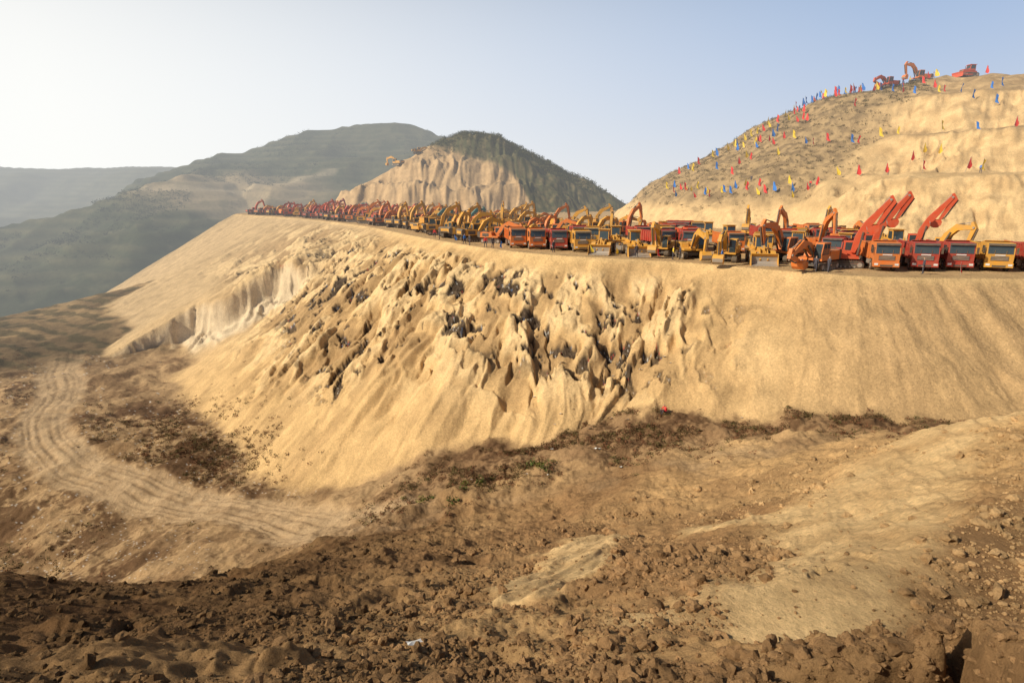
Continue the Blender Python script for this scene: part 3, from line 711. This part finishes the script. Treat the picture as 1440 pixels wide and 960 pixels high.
# ---------------------------------------------------------------- flags
def flagmesh(name,mat,ph):
    b=MB(); b.cylz(0,0,0,2.5,.02,1,6)
    n=8; vs=[];fs=[]
    for i in range(n+1):
        h=i/n; w=.62*(1-.5*h*h)*(1+.15*math.sin(h*6+ph))
        for j in range(4):
            q=j/3; vs.append((q*w,.16*math.sin(h*5+q*3+ph)*q,.85+1.6*h-.35*q*(.5+.5*math.sin(ph))))
    for i in range(n):
        for j in range(3): a=i*4+j; fs.append((a,a+1,a+5,a+4))
    b.add(vs,fs,0)
    return b.mesh(name,[M[mat],M['metal']] ,0)
FM=[flagmesh('flag',q,ph) for q in('fred','fyel','blue') for ph in(0,2.2)]
def flag(x,y,s=1,z=None,o=0):
    ob=bpy.data.objects.new('flag',random.choice(FM)); scene.collection.objects.link(ob)
    ob.location=(x,y,(H(x,y) if z is None else z)-.1); ob.rotation_euler=(random.uniform(-.18,.18),random.uniform(-.18,.18),random.uniform(-.8,.7)); ob.scale=(s,)*3
def arcflags(rr,a0,a1,n,j=1.0):
    for i in range(n):
        a=math.radians(a0+(a1-a0)*(i+random.uniform(-.45,.45))/max(1,n-1)); q=rr+random.uniform(-j,j)
        flag(XC+q*math.cos(a),YC+q*math.sin(a),random.uniform(1.0,1.35))
arcflags(104,-168,-140,28,2); arcflags(103,-138,-112,9,1.5); arcflags(80,-168,-135,14,2.5); arcflags(80,-130,-100,6,3); arcflags(54,-178,-100,20,3)
for i in range(44):
    f=i/43; rr=94-84*f; a=math.radians(187-6*f); flag(XC+rr*math.cos(a)+random.gauss(0,2),YC+rr*math.sin(a)+random.gauss(0,3),random.uniform(1.1,1.5))
for i in range(26):
    f=random.random(); rr=88-50*f; a=math.radians(200-4*f); flag(XC+rr*math.cos(a)+random.gauss(0,3),YC+rr*math.sin(a)+random.gauss(0,3),random.uniform(1.0,1.4))
for i in range(24):
    a=math.radians(random.uniform(-165,-105)); rr=random.uniform(20,100); flag(XC+rr*math.cos(a),YC+rr*math.sin(a),1.25)
for (fx,fy) in [(46.2,58.5),(31.5,62),(14,77.5),(11,79.5),(19,74.5),(-2,88),(-10,101)]: flag(fx,fy,.6,PZ)
# ---------------------------------------------------------------- people
def person(name,joints,jacket,trous):
    V=[j[1] for j in joints]; R_=[j[2] for j in joints]; idx={j[0]:i for i,j in enumerate(joints)}
    E=[(idx[j[3]],i) for i,j in enumerate(joints) if j[3]]
    me=bpy.data.meshes.new(name); me.from_pydata(V,E,[]); ob=bpy.data.objects.new(name,me); scene.collection.objects.link(ob)
    md=ob.modifiers.new('skin','SKIN')
    for i,sv in enumerate(me.skin_vertices[0].data): sv.radius=(R_[i],R_[i]); sv.use_root=(i==0)
    sb=ob.modifiers.new('s','SUBSURF'); sb.levels=2; sb.render_levels=2
    dg=bpy.context.evaluated_depsgraph_get(); m2=bpy.data.meshes.new_from_object(ob.evaluated_get(dg))
    bpy.data.objects.remove(ob)
    m2.materials.clear()
    for q in(M[jacket],M[trous],M['skin'],M['hair'],M['black']): m2.materials.append(q)
    own={'pelvis':1,'spine':0,'chest':0,'neck':2,'jaw':2,'head':2,'crown':3,'nose':2}
    for p in m2.polygons:
        c_=p.center; best=min(joints,key=lambda j:(Vector(j[1])-c_).length-j[2]); k0=best[0].split('_')[0]
        p.material_index=own.get(k0,{'sh':0,'el':0,'wr':0,'hand':2,'fing':2,'hip':1,'knee':1,'ank':1,'toe':4}.get(k0,0)); p.use_smooth=True
    return m2
def joints(stride=.12,arm=.0):
    J=[('pelvis',(0,0,.95),.13,None),('spine',(0,0,1.15),.125,'pelvis'),('chest',(0,0,1.36),.14,'spine'),('neck',(.0,0,1.50),.055,'chest'),('jaw',(.02,0,1.58),.07,'neck'),('head',(.01,0,1.66),.088,'jaw'),('crown',(-.005,0,1.73),.075,'head'),('nose',(.115,0,1.635),.014,'head')]
    for s,n in((1,'l'),(-1,'r')):
        sw=s*arm
        J+=[('sh_'+n,(0,s*.19,1.42),.065,'chest'),('el_'+n,(-.02+sw,s*.26,1.15),.048,'sh_'+n),('wr_'+n,(.08+sw*1.5,s*.27,.92),.034,'el_'+n),('hand_'+n,(.10+sw*1.5,s*.27,.84),.036,'wr_'+n)]
        for q in range(3): J.append(('fing_%s%d'%(n,q),(.09+.025*q+sw*1.5,s*.27,.75+.01*abs(q-1)),.01,'hand_'+n))
        J+=[('hip_'+n,(0,s*.10,.88),.10,'pelvis'),('knee_'+n,(s*stride,s*.11,.50),.068,'hip_'+n),('ank_'+n,(s*stride*1.4-.03,s*.12,.09),.045,'knee_'+n),('toe_'+n,(s*stride*1.4+.14,s*.13,.045),.04,'ank_'+n)]
    return J
def sitting():
    J=[('pelvis',(0,0,.17),.14,None),('spine',(.02,0,.38),.13,'pelvis'),('chest',(.10,0,.58),.14,'spine'),('neck',(.17,0,.71),.055,'chest'),('jaw',(.21,0,.78),.07,'neck'),('head',(.21,0,.86),.088,'jaw'),('crown',(.19,0,.93),.075,'head'),('nose',(.31,0,.83),.014,'head')]
    for s,n in((1,'l'),(-1,'r')):
        J+=[('sh_'+n,(.11,s*.19,.63),.065,'chest'),('el_'+n,(.30,s*.25,.45),.048,'sh_'+n),('wr_'+n,(.48,s*.14,.50),.034,'el_'+n),('hand_'+n,(.54,s*.08,.50),.034,'wr_'+n)]
        for q in range(3): J.append(('fing_%s%d'%(n,q),(.60,s*(.03+.025*q),.48),.01,'hand_'+n))
        J+=[('hip_'+n,(.06,s*.11,.15),.10,'pelvis'),('knee_'+n,(.42,s*.14,.42),.068,'hip_'+n),('ank_'+n,(.55,s*.14,.06),.045,'knee_'+n),('toe_'+n,(.72,s*.15,.04),.04,'ank_'+n)]
    return J
PM=[person('person',joints(.05,.02),'jean','jean'),person('person',joints(.16,.10),'fred','jean'),person('person',joints(.03,.0),'fyel','jean'),person('person',joints(.14,.08),'blue','jean')]
PS=person('person',sitting(),'fred','jean')
def man(x,y,m,h,z=None):
    ob=bpy.data.objects.new('person',m); scene.collection.objects.link(ob); ob.location=(x,y,(H(x,y) if z is None else z)); ob.rotation_euler=(0,0,h)
for (mx_,my_,mi) in [(20.6,73.2,2),(21.6,73.6,0),(16.5,76,0),(-3,89.5,0),(-4.2,91,1),(-7,95,0),(-8,97,3),(33.8,60.8,0),(32.6,61.2,0),(6,83,0),(-13.5,107,0),(25.5,69.5,3),(-15,112,1),(43,59.5,0)]:
    man(mx_,my_,PM[mi],random.uniform(0,6.28),PZ)
man(15.0,52.0,PS,D2(200))
for i in range(6):
    a=D2(-150+i*9); man(XC+101*math.cos(a),YC+101*math.sin(a),PM[i%4],1)
# ---------------------------------------------------------------- litter
lit=MB()
def sheet(x,y,s):
    z_=H(x,y)+.05; a=random.uniform(0,3); n=3
    vs=[];fs=[]
    for i in range(n+1):
        for j in range(n+1):
            u_=(i/n-.5)*s;v_=(j/n-.5)*s*.7; X_=x+u_*math.cos(a)-v_*math.sin(a); Y_=y+u_*math.sin(a)+v_*math.cos(a)
            vs.append((X_,Y_,z_+random.uniform(0,.25)*s-.5*(Y_-y)))
    for i in range(n):
        for j in range(n): q=i*(n+1)+j; fs.append((q,q+1,q+n+2,q+n+1))
    lit.add(vs,fs,0)
sheet(-1.64,8,.26); sheet(7.8,48,.8); sheet(-4.3,13.5,.15); sheet(-12,44,.5)
for i in range(110):
    q=random.choice([(-55,76,9),(-80,80,9),(5,50,6),(-95,112,8),(12,60,5)]); sheet(q[0]+random.gauss(0,q[2]),q[1]+random.gauss(0,q[2]*.6),random.uniform(.2,.45))
me=lit.mesh('paper_litter',[M['white']],0); ob=bpy.data.objects.new('paper_litter',me); scene.collection.objects.link(ob)
# ---------------------------------------------------------------- light, sky, camera
sd=Vector((-.955,-.30,0)).normalized(); el=math.radians(36)
sdir=Vector((sd.x*math.cos(el),sd.y*math.cos(el),math.sin(el)))
L=bpy.data.lights.new('sun','SUN'); L.energy=5.0; L.angle=math.radians(.6); L.color=(1,.90,.73)
lo=bpy.data.objects.new('sun',L); lo.rotation_euler=sdir.to_track_quat('Z','Y').to_euler(); scene.collection.objects.link(lo)
w=bpy.data.worlds.new('World'); scene.world=w; w.use_nodes=True; nt=w.node_tree; N=nt.nodes; K=nt.links
bg=N['Background']; wout=N['World Output']
sk=N.new('ShaderNodeTexSky'); sk.sky_type='NISHITA'; sk.sun_disc=False; sk.sun_elevation=el; sk.sun_rotation=math.atan2(sd.x,sd.y); sk.dust_density=1.2; sk.air_density=1.0; sk.ozone_density=1.5
K.new(sk.outputs[0],bg.inputs[0]); bg.inputs[1].default_value=.06
def mth(op,a=None,b=None,c=None):
    m=N.new('ShaderNodeMath'); m.operation=op
    for i_,q in enumerate((a,b,c)):
        if q is None: continue
        if isinstance(q,(int,float)): m.inputs[i_].default_value=q
        else: K.new(q,m.inputs[i_])
    return m.outputs[0]
def mixrgb(fac,a,b):
    cr=N.new('ShaderNodeMix'); cr.data_type='RGBA'
    for i_,q in ((0,fac),(6,a),(7,b)):
        if isinstance(q,tuple): cr.inputs[i_].default_value=q
        else: K.new(q,cr.inputs[i_])
    return cr.outputs[2]
tc=N.new('ShaderNodeTexCoord'); sp=N.new('ShaderNodeSeparateXYZ'); K.new(tc.outputs['Generated'],sp.inputs[0])
zc=mth('MAXIMUM',sp.outputs['Z'],0.0)
glow=mth('MAXIMUM',mth('MULTIPLY_ADD',sp.outputs['X'],-0.90,0.46),0.0); glow=mth('MINIMUM',glow,1.0)
z2=mth('MULTIPLY',zc,zc); k_el=mth('EXPONENT',mth('MULTIPLY',mth('MULTIPLY',z2,z2),-30.0))
low=mth('EXPONENT',mth('MULTIPLY',zc,-4.6))
up=(.28,.47,.80,1); hor=(.77,.78,.80,1)
base=mixrgb(low,up,hor); colr=mixrgb(glow,base,(1.03,1.03,1.0,1))
bg2=N.new('ShaderNodeBackground'); bg2.inputs[1].default_value=1.0; K.new(colr,bg2.inputs[0])
ms=N.new('ShaderNodeMixShader'); K.new(mth('MULTIPLY',k_el,.95),ms.inputs[0]); K.new(bg.outputs[0],ms.inputs[1]); K.new(bg2.outputs[0],ms.inputs[2]); K.new(ms.outputs[0],wout.inputs[0])
cam=bpy.data.cameras.new('camera'); cam.lens=20; cam.sensor_width=36; cam.clip_start=.05; cam.clip_end=9000
co=bpy.data.objects.new('camera',cam); co.location=(0,0,0); co.rotation_euler=(math.radians(90-14.4),0,0); scene.collection.objects.link(co)
scene.camera=co
